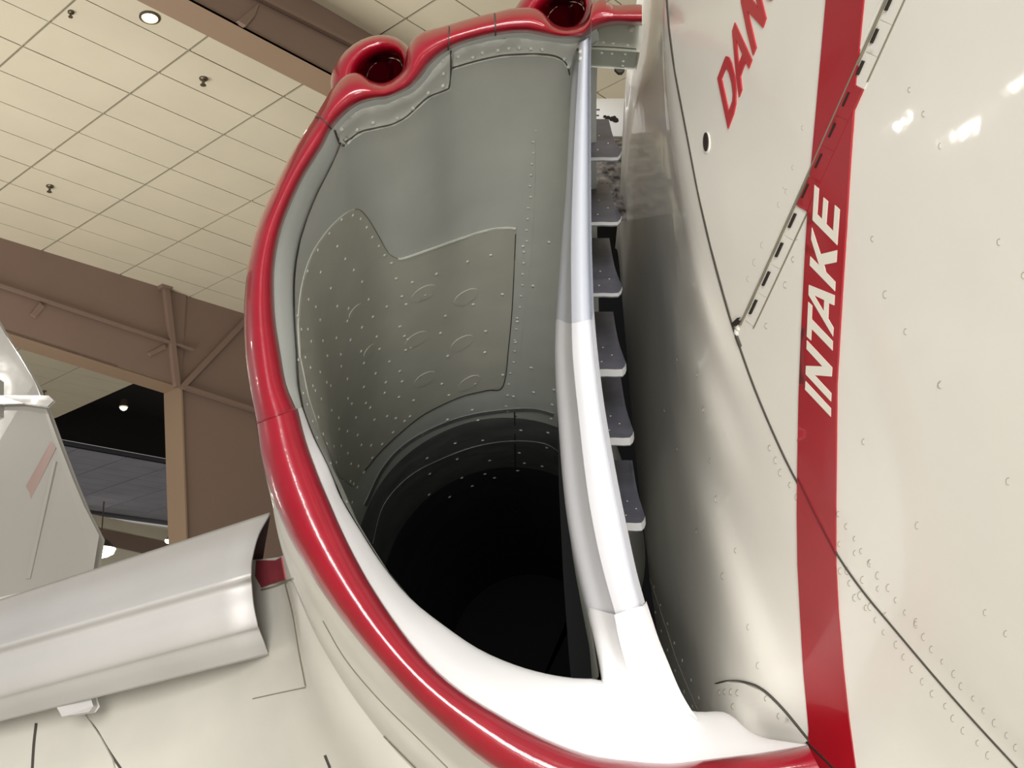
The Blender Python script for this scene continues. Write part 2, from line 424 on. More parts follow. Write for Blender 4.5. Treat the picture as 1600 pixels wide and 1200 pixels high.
# ================================================================ THE AIRCRAFT
jet = thing('jet_aircraft', z3(.1, 1.5, 0.0), 'cream jet aircraft with red-lipped engine intake and red warning stripe', 'aircraft')
CX, CZ, CR = 1.6610316, 0.8525691, 1.4594606
def cone_Y(px, py, t=.35):
    r = ray(px, py); lo = None
    Y = .25; prev = None
    while Y < 3.2:
        q = r * Y; g = math.hypot(q.x - CX, q.z - CZ) - (CR - (t * (1.35 - Y) if Y < 1.35 else t * .0))
        if prev is not None and prev[1] > 0 and g <= 0: return Y - .01 * (g / (g - prev[1])) * 1.0
        prev = (Y, g); Y += .01
    return None
def seam_x(py):
    for i in range(2, 3000):
        pass
    pr = None
    for k in range(0, 90):   # walk the frame circle at Y = 1.35
        th = math.radians(150 + k * 1.5)   # left side towards the belly
        q = Vector((CX + CR * math.cos(th), 1.35, CZ + CR * math.sin(th)))
        c = RM.transposed() @ q; x = 800 + F * c.x / -c.z; y = 600 - F * c.y / -c.z
        if pr and pr[1] < py <= y: 
            s = (py - pr[1]) / (y - pr[1]); return pr[0] + (x - pr[0]) * s
        pr = (x, y)
    return None
ROWS = [-320, -160, 0, 140, 300, 460, 620, 780, 920, 1040, 1130, 1220, 1340]
SIL = {-320: 1040, -160: 1022, 0: 1004, 140: 984, 300: 968, 460: 964, 620: 962, 780: 962, 920: 960, 1040: 958, 1130: 958, 1220: 958, 1340: 958}
frails = []
for y in ROWS:
    sx = seam_x(y); s0 = SIL[y]
    if sx is None: sx = 1100
    # slope of the cone at the seam
    ya = cone_Y(min(sx + 30, 1990), y) or 1.3; yb = cone_Y(min(sx + 60, 2000), y) or 1.28
    a = max(0.0004, min(.004, (ya - yb) / 30)); W = sx - s0; deep = 1.95 if y < 950 else 1.85
    bq = (deep - 1.35 - a * W) / (W * W)
    row = []
    xw = .205 + .03 * max(0, min(1, (y - 300) / 800)); cap = 1.95 if y < 200 else (2.3 if y < 320 else 3.0)
    if bq < 0: bq = 0; a = (deep - 1.35) / W
    for f in (0, .06, .12, .2, .3, .42, .58, .78, 1.0):
        x = s0 + f * W; dx = sx - x; Yq = 1.35 + a * dx + bq * dx * dx
        rt = ray(x, y).x; Yw = min(cap, xw / max(rt, .01)) if y > 60 else 0
        if Yw > Yq: Yq = Yw
        row.append(P(x, y, Yq))
    s0p = row[0]
    for f in (.12, .3, .52, .76, 1.0):
        x = sx + f * (2050 - sx); Y = cone_Y(x, y); row.append(P(x, y, Y if Y else 1.0))
    back = [s0p + z3(.55, 1.6, 0), s0p + z3(.16, .6, 0)]
    if y > 200: back = [s0p + z3(.03, .9, 0), s0p + z3(.01, .35, 0)]
    frails.append(back + row)
fV, fF = grid(frails, 5, 4)
BF = tree((fV, fF))
link('fuselage_skin', fV, fF, M_CREAM, jet)

# ---- intake lip rails: outer edge O, inner red edge I, liner edge L
YF = 1.5
O1 = [(1003, 8), (985, 8), (960, 9), (948, 2), (936, 0), (924, 8), (921, 22), (912, 36), (897, 43), (880, 44), (865, 38), (855, 27), (845, 18), (830, 13), (800, 14), (775, 20),
      (740, 28), (700, 40), (670, 48), (650, 57), (637, 75), (634, 95), (628, 112), (612, 126), (597, 131), (580, 127), (566, 117), (553, 114), (538, 120), (520, 138), (505, 162), (488, 190), (465, 225), (445, 260), (425, 300), (405, 345), (392, 390), (384, 440), (381, 500), (384, 560), (392, 615), (402, 666)]
I1 = [(1003, 38), (985, 38), (962, 37), (945, 40), (932, 45), (924, 50), (917, 55), (908, 59), (895, 60), (880, 60), (865, 59), (850, 56), (835, 53), (820, 51), (797, 52), (775, 55),
      (752, 60), (718, 70), (692, 84), (672, 101), (662, 115), (652, 127), (640, 138), (622, 147), (603, 154), (585, 156), (568, 160), (555, 166), (543, 175), (527, 191), (515, 208), (505, 228), (490, 252), (473, 280), (455, 318), (440, 358), (431, 400), (428, 440), (430, 495), (438, 550), (447, 600), (463, 640)]
W1 = [8] * 14 + [9] * 10 + [10, 10, 11, 12, 13, 14, 16, 18, 21, 23, 25, 27, 28, 28, 27, 23, 17, 9]
L1 = []
for i in range(len(I1)):
    a = Vector(I1[max(i - 1, 0)]); b = Vector(I1[min(i + 1, len(I1) - 1)]); t = (b - a).normalized()
    n = Vector((-t.y, t.x))
    if n.dot(Vector((760, 500)) - Vector(I1[i])) < 0: n = -n
    q = Vector(I1[i]) + n * W1[i]; L1.append((q.x, q.y))
LOW = [((401, 664), (465, 638), (472, 637)), ((408, 712), (478, 688), (489, 682)), ((419, 755), (496, 738), (512, 728)), ((432, 793), (514, 782), (532, 777)), ((452, 840), (536, 832), (562, 828)),
       ((478, 885), (563, 885), (596, 881)), ((505, 928), (590, 930), (640, 934)), ((545, 983), (628, 985), (690, 975)), ((590, 1037), (672, 1037), (745, 1013)), ((640, 1091), (722, 1080), (800, 1038)),
       ((700, 1146), (785, 1119), (850, 1053)), ((760, 1195), (850, 1153), (895, 1061)), ((830, 1235), (915, 1178), (938, 1065)), ((910, 1262), (975, 1188), (985, 1088)), ((1000, 1275), (1045, 1193), (1045, 1102)),
       ((1080, 1272), (1100, 1187), (1088, 1113)), ((1150, 1262), (1150, 1181), (1130, 1113)), ((1215, 1248), (1190, 1176), (1155, 1128)), ((1300, 1240), (1262, 1164), (1170, 1150))]
def rake(py): return YF + (py - 600) * 0.00002
def mk(pts, dy): return [P(x, y, rake(y) + dy) for x, y in pts]
def mid(a, b, f=.5): return [(p[0] * (1 - f) + q[0] * f, p[1] * (1 - f) + q[1] * f) for p, q in zip(a, b)]
def outw(rail_px, amt, dy, base, amts=None):
    """world rail pushed aft by dy and outward (away from the opening centre)"""
    c = P(760, 560, YF); out = []
    for i, p in enumerate(base):
        v = Vector((p.x - c.x, 0, p.z - c.z)).normalized(); m = amts[i] if amts else amt
        out.append(p + v * m + z3(0, dy, 0))
    return out
def lip(O, I, name, lift, label):
    o = mk(O, .03 - lift); i_ = mk(I, .018 - lift); c = mk(mid(O, I, .5), -.022 - lift)
    c1 = mk(mid(O, I, .16), -.006 - lift); c3 = mk(mid(O, I, .86), -.008 - lift)
    ob = outw(O, .0, .05, o); ib = outw(None, .004, .008, i_)
    return link(name, *grid([ob, o, c1, c, c3, i_, ib], 3, 3), M_RED, jet, label=label)
O2, I2, L2 = [[q[k] for q in LOW] for k in range(3)]
lipA = lip(O1, I1, 'intake_lip', 0, 'glossy red upper lip with two scoop notches')
lipB = lip(O2, I2, 'intake_lip', .006, 'glossy red lower lip below the joint')
# liners
def liner(I, L, d_end, m, k0=0):
    a = mk(I[k0:], .016); l = [P(x, y, rake(y) + d) for (x, y), d in zip(L[k0:], d_end[k0:])]
    m1 = [P(p[0] * .5 + q[0] * .5, p[1] * .5 + q[1] * .5, rake(p[1]) + .016 + (d - .016) * .42) for p, q, d in zip(I[k0:], L[k0:], d_end[k0:])]
    lb = outw(None, .006, .03, l)
    return grid([a, m1, l, lb], 3, 4), l
d1 = [.03 + .002 * w_ for w_ in W1]
d2 = [.05, .055, .06, .07, .08, .09, .10, .11, .12, .12, .12, .12, .12, .12, .12, .12, .12, .10, .08]
la, LA = liner(I1, L1, d1, M_PALE, 4)
lb_, LB = liner(I2, L2, d2, M_WHITE)
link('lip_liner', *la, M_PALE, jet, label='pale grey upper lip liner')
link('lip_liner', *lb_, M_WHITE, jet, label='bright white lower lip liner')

# ---- splitter plate
SP = [((897, 72), (906, 66), (921, 60)), ((893, 130), (903, 130), (920, 128)), ((889, 200), (899, 200), (920, 200)), ((884, 300), (895, 300), (920, 300)), ((876, 400), (893, 400), (921, 400)), ((869, 500), (894, 505), (924, 500)),
      ((868, 560), (896, 560), (929, 560)), ((873, 650), (905, 650), (940, 650)), ((882, 760), (918, 760), (959, 760)), ((894, 840), (932, 840), (975, 840)), ((907, 900), (946, 900), (988, 900)), ((921, 955), (963, 960), (1001, 948))]
SQ = [((920, 950), (961, 960), (1003, 947)), ((926, 978), (966, 985), (1012, 975)), ((932, 1005), (972, 1010), (1022, 1005)), ((938, 1032), (982, 1045), (1037, 1042)), ((942, 1055), (995, 1085), (1052, 1078)), ((944, 1068), (1010, 1118), (1066, 1104))]
def split(S, name, m, lift, label, yend=0.0):
    n = len(S); sl = []; c1 = []; cm = []; c2 = []; sb = []; so = []; sd = []
    for i, (a, b, c) in enumerate(S):
        e = yend * (i / (n - 1)) ** 1.5
        sl.append(P(*a, rake(a[1]) + .11 - lift * .2)); c1.append(P(*b, rake(b[1]) + .012 - lift + e)); cm.append(P((b[0] + c[0]) / 2, (b[1] + c[1]) / 2, rake(b[1]) - lift + e)); c2.append(P(*c, rake(c[1]) + .012 - lift + e))
        sb.append(c2[-1] + z3(.002, .05, 0)); sd.append(c2[-1] + z3(-.005, 1.2, 0)); so.append(sl[-1] + z3(0, .08, 0))
    q1 = [a.lerp(b, .5) + z3(.002, .004, 0) for a, b in zip(sl, c1)]; q2 = [a.lerp(b, .94) + z3(0, .002, 0) for a, b in zip(sl, c1)]
    return grid([so, sl, q1, q2, c1, cm, c2, sb, sd], 4, 4), sl
s1, SL1 = split(SP, 'splitter_plate', M_SPLIT, 0, '')
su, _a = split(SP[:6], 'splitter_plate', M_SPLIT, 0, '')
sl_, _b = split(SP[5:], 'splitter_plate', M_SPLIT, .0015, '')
BLN = tree(lb_)
SQ += [((950, 1085), (1010, 1130), (1080, 1125))]
s2, SL2 = split(SQ, 'splitter_foot', M_WHITE, .007, '', .125)
def white_grade(name, c_top, c_bot, z0, z1):
    return None
link('splitter_plate', *su, M_SPLIT, jet, label='smooth upper splitter edge, coloured as less lit')
link('splitter_plate', *sl_, M_SPLIT2, jet, label='lower splitter edge, whitened as if brighter lit')
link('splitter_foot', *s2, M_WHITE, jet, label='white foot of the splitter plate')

# ---- duct: D-shaped throat turning into a round tube
throat = LA + LB[:13] + [p for p in reversed(SL1)]
throat = [p for i, p in enumerate(throat) if i == 0 or (p - throat[i - 1]).length > .004]
def resample(pts, n):
    pts = pts + [pts[0]]; d = [0]
    for i in range(1, len(pts)): d.append(d[-1] + (pts[i] - pts[i - 1]).length)
    out = []; j = 0
    for k in range(n):
        s = d[-1] * k / n
        while d[j + 1] < s: j += 1
        out.append(pts[j].lerp(pts[j + 1], (s - d[j]) / max(1e-9, d[j + 1] - d[j])))
    return out
TH = resample(throat, 144)
cen = sum(TH, Vector()) / len(TH)
RC = P(790, 905, 3.0); RR = .375
secs = []
hw = (max(p.x for p in TH) - min(p.x for p in TH)) / 2; hh = (max(p.z for p in TH) - min(p.z for p in TH)) / 2
angs = [math.atan2((p.z - cen.z) / hh, (p.x - cen.x) / hw) for p in TH]
for s_ in (0, .04, .1, .18, .28, .4, .55, .7, .85, 1.0, 1.15, 1.4, 1.8, 2.4, 3.2):
    m_ = min(1, s_ / 1.15); m_ = m_ * m_ * (3 - 2 * m_); row = []
    for p, a in zip(TH, angs):
        Y0 = p.y; tgt = Vector((RC.x + RR * math.cos(a), 0, RC.z + RR * math.sin(a)))
        x = p.x * (1 - m_) + tgt.x * m_; z = p.z * (1 - m_) + tgt.z * m_
        sh = .03 * min(1, s_ / .2)
        y = Y0 + (2.0 * YF * 0 + s_ * 1.15) * 1.0
        y = (Y0 + .02) * (1 - m_) + (cen.y) * m_ + s_ * 1.2
        row.append(Vector((x, y, z)))
    secs.append(row)
rot = list(zip(*secs))
dV, dF = grid([list(r) for r in secs], 1, 3, closed=True)
BD = tree((dV, dF), la, lb_, s1, s2)
BDUCT = tree((dV, dF))
NS = 144
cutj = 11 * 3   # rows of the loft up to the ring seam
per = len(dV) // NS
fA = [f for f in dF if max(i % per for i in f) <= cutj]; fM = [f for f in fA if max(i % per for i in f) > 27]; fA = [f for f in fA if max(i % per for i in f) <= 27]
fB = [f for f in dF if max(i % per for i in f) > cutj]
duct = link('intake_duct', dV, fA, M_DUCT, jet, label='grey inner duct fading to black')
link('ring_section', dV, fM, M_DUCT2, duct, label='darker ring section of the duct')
link('engine_tube', dV, fB, M_DEEP, duct, label='dark round tube behind the ring seam')
endc = sum(secs[-1], Vector()) / len(secs[-1])
link('engine_face', *prism([endc + (p - endc) * 1.06 - z3(0, .03, 0) for p in secs[-1][::6]], z3(0, .05, 0)), M_BLACK, duct, smooth=False)  # painted black for the dark at the duct's end

# duct details
patch = [(466, 505), (471, 450), (486, 400), (512, 360), (538, 335), (553, 327), (562, 328), (574, 340), (590, 366), (604, 391), (613, 400), (622, 404), (632, 403), (670, 390), (715, 374), (760, 360), (790, 356), (806, 357), (807, 362), (801, 470), (795, 540), (786, 603), (760, 610), (720, 620), (670, 643), (640, 664), (600, 700), (570, 735), (552, 760), (530, 745), (495, 662), (482, 622), (469, 560)]
pp = link('riveted_patch', *decal(BDUCT, patch, .0014, 12), M_PATCH, duct, label='large riveted sheet patch on the duct wall')
rv5 = [(667,100),(742,132),(798,212),(850,306),(912,388),(967,474),(1030,548),(563,140),(448,268),(340,425),(522,390),(597,508),(243,622),(366,632),(676,612),(755,722),(460,782),(252,888),(175,855),(320,956),(522,950),(627,972),(815,888),(147,1042),(360,1080),(616,1090),(184,1168),(245,1168),(1076,692),(1128,860),(1168,934),(985,956),(857,1050),(753,1150),(1110,1142)]
rivs = [(440 + x / 6, 320 + y / 6) for x, y in rv5]
rv6 = [(86,118),(184,134),(257,130),(342,112),(430,126),(502,46),(742,42),(595,104),(497,196),(611,182),(775,188),(790,122),(148,234),(104,250),(285,224),(369,216),(372,290),(514,270),(674,260),(588,334),(739,320),(180,298),(240,326),(411,368),(282,390),(306,412),(513,420),(651,390),(644,456),(734,482),(108,388),(195,412),(210,442),(135,458),(247,494),(414,492),(438,524),(526,520),(554,548),(160,528),(312,566),(230,608),(356,612),(464,610),(580,624),(659,602),(714,614),(768,632),(194,634),(359,682),(410,696),(475,720),(697,702),(222,736),(259,714),(282,774),(326,790),(371,786),(413,834),(498,782),(559,784),(628,776),(566,862),(341,890),(306,898),(434,900),(480,914),(514,952),(350,948),(388,1002),(429,1010),(450,1026),(473,1046),(406,1136),(440,1140)]
rivs += [(440 + x / 4, 500 + y / 4) for x, y in rv6]
rv7 = [(65,270),(165,235),(295,184),(392,157),(526,120),(634,103),(717,95),(715,157),(703,270),(698,343),(695,415),(690,483),(676,557),(664,625),(655,718),(647,780),(643,838),(630,896),(626,958),(606,1036),(118,322),(318,362),(440,320),(567,285),(203,410),(32,494),(58,542),(182,482),(370,474),(502,434),(367,562),(494,520),(212,577),(327,692),(442,656),(560,626),(22,683),(188,693),(217,740),(70,762),(55,828),(314,802),(338,844),(486,746),(462,806),(570,728),(211,842),(107,902),(358,928),(517,886),(18,960),(243,940),(126,1002),(251,1006),(137,1068),(387,1012),(511,980),(532,1023),(504,1054),(367,1068),(407,1084),(271,1084),(314,1118),(220,1164),(134,1154),(12,1120)]
rivs += [(620 + x / 2.667, 340 + y / 2.667) for x, y in rv7]
BP = tree((dV, dF), decal(BDUCT, patch, .0014, 12, skirt=False))
link('rivets', *domes(BP, rivs, 3.0, .55), M_RIVET, pp, kind='stuff', label='round rivet heads on the patch')
ov = [(662, 458, 19), (728, 464, 19), (651, 530, 18), (722, 536, 18), (664, 592, 17), (733, 598, 17), (556, 487, 16), (578, 548, 14)]
link('patch_edge', *ribbon(BP, [(469, 560), (466, 505), (471, 450), (486, 400), (512, 360), (538, 335), (553, 327)], 1.8, .0012), M_RIVET, pp)
link('patch_edge', *ribbon(BP, [(553, 327), (562, 328), (574, 340), (590, 366), (604, 391), (613, 400), (622, 404)], 1.4, .0008), M_GAPG, pp)
link('patch_edge', *ribbon(BP, [(622, 404), (632, 403), (670, 390), (715, 374), (760, 360), (790, 356), (806, 357)], 2.4, .0014), M_RIVET, pp)
link('patch_edge', *ribbon(BP, [(806, 357), (801, 470), (795, 540), (786, 603), (760, 610), (720, 620), (670, 643), (640, 664), (600, 700), (570, 735)], 1.5, .0008), M_GAP, pp)
bosses = []
for (x, y, r) in ov:
    e = [(x + r * math.cos(a) * (1 if x > 600 else .7), y + r * .55 * math.sin(a) - r * .45 * math.cos(a) * (1 if x > 600 else 1.3)) for a in [i * math.pi / 8 for i in range(16)]]
    link('boss', *decal(BP, e, .0012, 7), M_PATCH, pp)
# seam rivets of the duct wall
sr = []
for i in range(26):
    f_ = i / 25; y = 205 + f_ * 430; x = 836 - 2 * f_ * 8 - 28 * f_ ** 1.4; sr.append((x + random.uniform(-2, 2), y))
sd_ = [(805 + random.uniform(-3, 3), y) for y in (650, 668, 700, 722, 744, 752, 770, 800)]
link('seam_rivets', *domes(BDUCT, sr, 2.6, .4), M_DUCT, duct, kind='stuff')
link('dark_seam_rivets', *domes(BDUCT, sd_, 2.6, .4), M_DEEP, duct, kind='stuff')  # rivets coloured dark to match the tube's painted shade
link('panel_seam', *ribbon(BDUCT, [(836, 200), (834, 320), (827, 420), (815, 520), (804, 640)], 2.2, .0008), M_DUCT, duct)
link('panel_seam', *ribbon(BDUCT, [(804, 640), (806, 760), (812, 830)], 2.2, .0008), M_DEEP, duct)
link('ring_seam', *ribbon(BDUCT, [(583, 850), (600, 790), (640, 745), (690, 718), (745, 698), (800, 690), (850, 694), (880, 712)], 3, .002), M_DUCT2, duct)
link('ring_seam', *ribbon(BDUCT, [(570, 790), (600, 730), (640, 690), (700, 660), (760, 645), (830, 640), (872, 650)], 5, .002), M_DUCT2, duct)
PLATES = []
PLATES.append(decal(BD, [(700, 80), (704, 76), (704, 120), (701, 138), (690, 143), (668, 152), (650, 168), (635, 182), (615, 193), (590, 199), (565, 205), (548, 216), (537, 228), (532, 227), (522, 203), (527, 195), (545, 178), (560, 168), (590, 160), (620, 152), (645, 140), (662, 122), (676, 104)], 0.0045, 6, sm=10)); link('liner_plate', *PLATES[-1], M_DUCT, duct, label='riveted plate hugging the left scoop')
PLATES.append(decal(BD, [(705, 74), (745, 64), (775, 58), (800, 55), (850, 58), (880, 63), (905, 64), (897, 80), (892, 100), (886, 104), (880, 94), (866, 87), (840, 84), (800, 85), (775, 88), (740, 96), (706, 106)], 0.0045, 6, sm=10)); link('liner_plate', *PLATES[-1], M_DUCT, duct, label='riveted plate below the upper lip')
BD2 = tree((dV, dF), la, lb_, s1, s2, *PLATES)
for ln in ([(704, 78), (704, 120), (701, 138)], [(701, 138), (690, 143), (668, 152), (650, 168), (635, 182), (615, 193), (590, 199), (565, 205), (548, 216), (537, 228)], [(537, 228), (530, 224), (522, 203)], [(706, 106), (740, 96), (775, 88), (800, 85), (840, 84), (866, 87), (880, 94), (887, 104), (890, 116)]):
    link('plate_edge', *ribbon(BD2, ln, 1.8, .0022, 6), M_GAP, duct)
rl = [(692, 94), (693, 115), (692, 134), (669, 145), (645, 169), (621, 185), (583, 192), (558, 203), (540, 217), (534, 202), (716, 89), (739, 90), (754, 83), (778, 79), (795, 76), (811, 75), (829, 76), (847, 77), (882, 92), (888, 104), (905, 72), (907, 81), (907, 92)]
link('plate_rivets', *domes(BD2, rl, 4.0, .8), M_RIVET, duct, kind='stuff')
# chips, joints on the lip
BL = tree(*[([v.co.copy() for v in o.data.vertices], [tuple(q.vertices) for q in o.data.polygons]) for o in (lipA, lipB)])
for k, (ln, wd) in enumerate([([(702, 42), (701, 60), (700, 78)], 1.6), ([(773, 22), (774, 40), (774, 58)], 2.2), ([(486, 184), (500, 184), (510, 192), (520, 206)], 1.6), ([(397, 664), (415, 654), (440, 646), (464, 637)], 3.0)]):
    link('lip_joint', *ribbon(BL, ln, wd, .0015, 5), M_RED if k == 3 else M_GAP, jet)

# ---- scoops on the lip
def scoop(cx, cy, sx, label, vane=True):
    def rg(ox, oy, rx, ry, Y, n=28): return [P(cx + ox + rx * sx * math.cos(a), cy + oy + ry * math.sin(a) - .25 * rx * math.cos(a), Y) for a in [i * 2 * math.pi / n for i in range(n)]]
    rows = [rg(-6, 14, 66, 56, 1.95), rg(-16, 6, 68, 56, 1.66), rg(-18, 2, 64, 52, 1.60), rg(-12, 0, 50, 41, 1.575), rg(-4, 3, 40, 31, 1.60), rg(0, 2, 34, 25, 1.68), rg(4, 6, 30, 22, 1.78), rg(5, 8, 29, 21, 1.88)]
    o = link('cooling_scoop', *grid(rows, 1, 3, closed=True), M_RED, jet, label=label)
    link('scoop_end', *prism(rows[-2][::2], z3(0, .02, 0)), M_RED, o, smooth=False)
    link('inner_ridge', *grid([[P(cx - 20, cy - 8, 1.66), P(cx + 8, cy - 10, 1.68), P(cx + 12, cy + 16, 1.75)], [P(cx - 22, cy - 14, 1.72), P(cx + 14, cy - 16, 1.74), P(cx + 18, cy + 20, 1.8)]], 3, 3), M_RED, o)
scoop(597, 108, .93, 'left round red cooling scoop')
scoop(880, 20, .97, 'right round red cooling scoop at the top')

# ---- nacelle outer skin
am = [0.0] * len(O1)
oA = mk(O1[29:], .034); oB = mk(O2, .028)
ext = oA[:-1] + oB
na = len(oA) - 1
amt1 = [.0 for _ in oA[:-1]] + [.004, .008, .012, .016, .02, .024, .026, .028, .03, .03, .03, .03, .03, .03, .03, .03, .03, .03, .03]
amt2 = [.02 for _ in oA[:-1]] + [.012, .02, .03, .04, .05, .06, .07, .08, .09, .1, .1, .1, .1, .1, .1, .1, .1, .1, .1]
e1 = outw(None, 0, .06, ext, amt1); e2 = outw(None, 0, .22, ext, amt2); e3 = outw(None, 0, .9, ext, [a * 1.6 for a in amt2])
nV, nF = grid([ext, e1, e2, e3], 3, 5)
link('nacelle_skin', nV, nF, M_CREAM2, jet, label='cream outer skin below and left of the red lip')
# lower side panels running back to the wing root
def rail(l): return [P(*q) for q in l]
R = [[(470, 860, 1.72), (505, 935, 1.7), (560, 1020, 1.7), (650, 1130, 1.68), (760, 1235, 1.66), (900, 1330, 1.64)],
     [(446, 866, 1.84), (462, 940, 1.8), (490, 1030, 1.78), (540, 1130, 1.76), (620, 1250, 1.74), (700, 1380, 1.72)],
     [(425, 872, 1.95), (440, 945, 1.93), (452, 1040, 1.92), (480, 1140, 1.9), (520, 1260, 1.88), (560, 1400, 1.86)],
     [(340, 880, 2.12), (350, 960, 2.1), (350, 1060, 2.08), (355, 1160, 2.06), (370, 1270, 2.04), (390, 1410, 2.02)],
     [(160, 900, 2.24), (160, 980, 2.22), (160, 1080, 2.2), (160, 1180, 2.18), (160, 1290, 2.16), (160, 1430, 2.14)],
     [(-120, 960, 2.34), (-120, 1040, 2.32), (-120, 1120, 2.3), (-120, 1210, 2.28), (-120, 1310, 2.26), (-120, 1440, 2.24)],
     [(-1100, 1180, 2.6), (-1100, 1250, 2.58), (-1100, 1310, 2.56), (-1100, 1370, 2.54), (-1100, 1430, 2.52), (-1100, 1500, 2.5)]]
sV, sF = grid([rail(r) for r in R], 5, 5)
BS = tree((sV, sF), (nV, nF))
sp_ = link('wing_root_skin', sV, sF, M_CREAM2, jet, label='cream wing root skin beneath the silver slat')
link('root_reflection', *decal(BS, [(404, 836), (428, 826), (436, 845), (447, 905), (410, 918), (400, 900)], .002, 9), M_PINK, sp_, label='red reflection painted on the skin beside the slat end')  # red reflection laid onto the skin as a coloured sheet
for ln, wd in (([(446, 912), (458, 960), (468, 1020), (478, 1072)], 2.2), ([(478, 1074), (440, 1082), (395, 1092)], 1.6), ([(408, 922), (430, 916), (458, 904)], 3), ([(126, 1110), (150, 1140), (168, 1170), (195, 1210)], 4), ([(505, 970), (540, 1030), (590, 1090), (650, 1150), (700, 1200)], 1.4), ([(600, 1150), (650, 1200)], 2.5), ([(508, 1180), (516, 1200)], 4)):
    link('panel_seam', *ribbon(BS, ln, wd, .0008), M_GAPG if wd < 3.5 else M_GAP, sp_)
dr = link('gear_door', *decal(BS, [(-60, 1090), (124, 1100), (158, 1150), (178, 1186), (192, 1240), (190, 1290), (-60, 1290)], .006, 20), M_CREAM2, sp_, label='pale door panel in the bottom left corner')
BG = tree((sV, sF), decal(BS, [(-60, 1090), (124, 1100), (158, 1150), (178, 1186), (192, 1240), (190, 1290), (-60, 1290)], .006, 20, skirt=False))
link('door_slot', *ribbon(BG, [(57, 1130), (53, 1165), (50, 1215)], 4, .0012, 8), M_GAP, dr)

# ---- silver slat with open end
ends = [(422, 802, 1.99), (404, 835, 1.93), (394, 872, 1.892), (392.5, 892, 1.874), (392.5, 900, 1.872), (393, 912, 1.893), (396, 945, 1.89), (402, 975, 1.90), (404, 982, 1.918), (411, 1000, 1.94), (419, 1022, 1.98)]
x0s = [938, 962, 992, 1006, 1012, 1024, 1056, 1084, 1092, 1108, 1126]
slr = []
for (x, y, Y), yl in zip(ends, x0s):
    a = P(x, y, Y); b = P(0, yl, Y + .17); slr.append([a, a.lerp(b, .33), a.lerp(b, .66), b, a.lerp(b, 1.6), a.lerp(b, 3.5)])
o = link('wing_slat', *grid(slr, 3, 6), M_SILVER, jet, label='bare silver leading edge slat with open end')
sol = o.modifiers.new('thick', 'SOLIDIFY'); sol.thickness = .004; sol.offset = 0
inn = []
for f_ in (0, .5, 1):
    a0 = (P(423, 802, 2.0), P(409, 900, 2.06), P(419, 1020, 2.0))[int(f_ * 2)]; b0 = P(0, 938, 2.18).lerp(P(0, 1126, 2.17), f_)
    inn.append([a0, a0.lerp(b0, .5), a0.lerp(b0, 1.6), a0.lerp(b0, 3.5)])
link('slat_back', *grid(inn, 3, 4), M_SLATIN, o, label='dark reddish inner face of the slat')
tb = link('slat_bracket', *prism([P(84, 1092, 2.11), P(98, 1117, 2.11), P(138, 1110, 2.1), P(143, 1103, 2.1), P(136, 1080, 2.1)], z3(0, .03, 0)), M_SILVER, o, smooth=False); bevel(tb, .003)

# ---- diverter slot: backing, louvers, block, fairing behind
link('slot_back', *grid([[P(880, 240, 2.5), P(870, 600, 2.7), P(880, 900, 2.7), P(900, 1150, 2.6)], [P(1010, 240, 2.5), P(1010, 600, 2.7), P(1060, 900, 2.7), P(1100, 1150, 2.6)]], 2, 2), M_DARK, jet, label='dark back wall of the boundary layer slot')  # panel added to close and darken the slot
LV = [(246, 912, 971), (347, 912, 971), (458, 914, 972), (577, 918, 978), (684, 930, 990), (817, 956, 1008)]
for i, (y, xl, xr) in enumerate(LV):
    hgt = 60 if i < 2 else 78 + i * 4
    Yn = 1.70; Yb = 1.96
    a = [P(xl, y + 1, Yn), P((xl + xr) / 2, y, Yn), P(xr - 6, y, Yn), P(xr, y - 10, Yn + .005)]
    b = [P(xl, y - hgt * .5, (Yn + Yb) / 2 + .01), P((xl + xr) / 2, y - hgt * .5, (Yn + Yb) / 2 + .01), P(xr - 16, y - hgt * .5, (Yn + Yb) / 2), P(xr - 12, y - hgt * .5, (Yn + Yb) / 2)]
    c = [P(xl, y - hgt, Yb), P((xl + xr) / 2, y - hgt, Yb), P(xr - 24, y - hgt, Yb), P(xr - 20, y - hgt, Yb)]
    o = link('louver', *grid([a, b, c], 2, 3), M_LOUV, jet, label=None)
    BLV = tree(grid([a, b, c], 2, 3))
    lipz = .006 if i < 3 else .012
    h1 = [p + z3(0, -.001, 0) for p in a]; h2 = [p + z3(0, -.001, -lipz) for p in a]; h3 = [p + z3(0, .004, -lipz) for p in a]
    link('flange', *grid([h1, h2, h3], 2, 1), M_FLG, o, smooth=False)
    link('rivets', *domes(BLV, [(xl + 22, y - 12), (xl + 38, y - 22), (xl + 24, y - 34)], 1.7, .6), M_RIVET, o, kind='stuff')
# channel wall rivets and seam
cw_ = [(1011, 888), (1022, 917), (1032, 946), (1043, 975), (1054, 1005), (1066, 1032), (1080, 1063), (1092, 1090), (1024, 957), (1033, 986), (1043, 1016), (1055, 1048), (1069, 1081), (1082, 1104)]
link('channel_rivets', *domes(BF, cw_, 3.0, .4), M_RIVET, jet, kind='stuff')
link('channel_seam', *ribbon(BF, [(1004, 870), (1020, 920), (1040, 980), (1060, 1040), (1090, 1110)], 1.3, .0008), M_GAPS, jet)
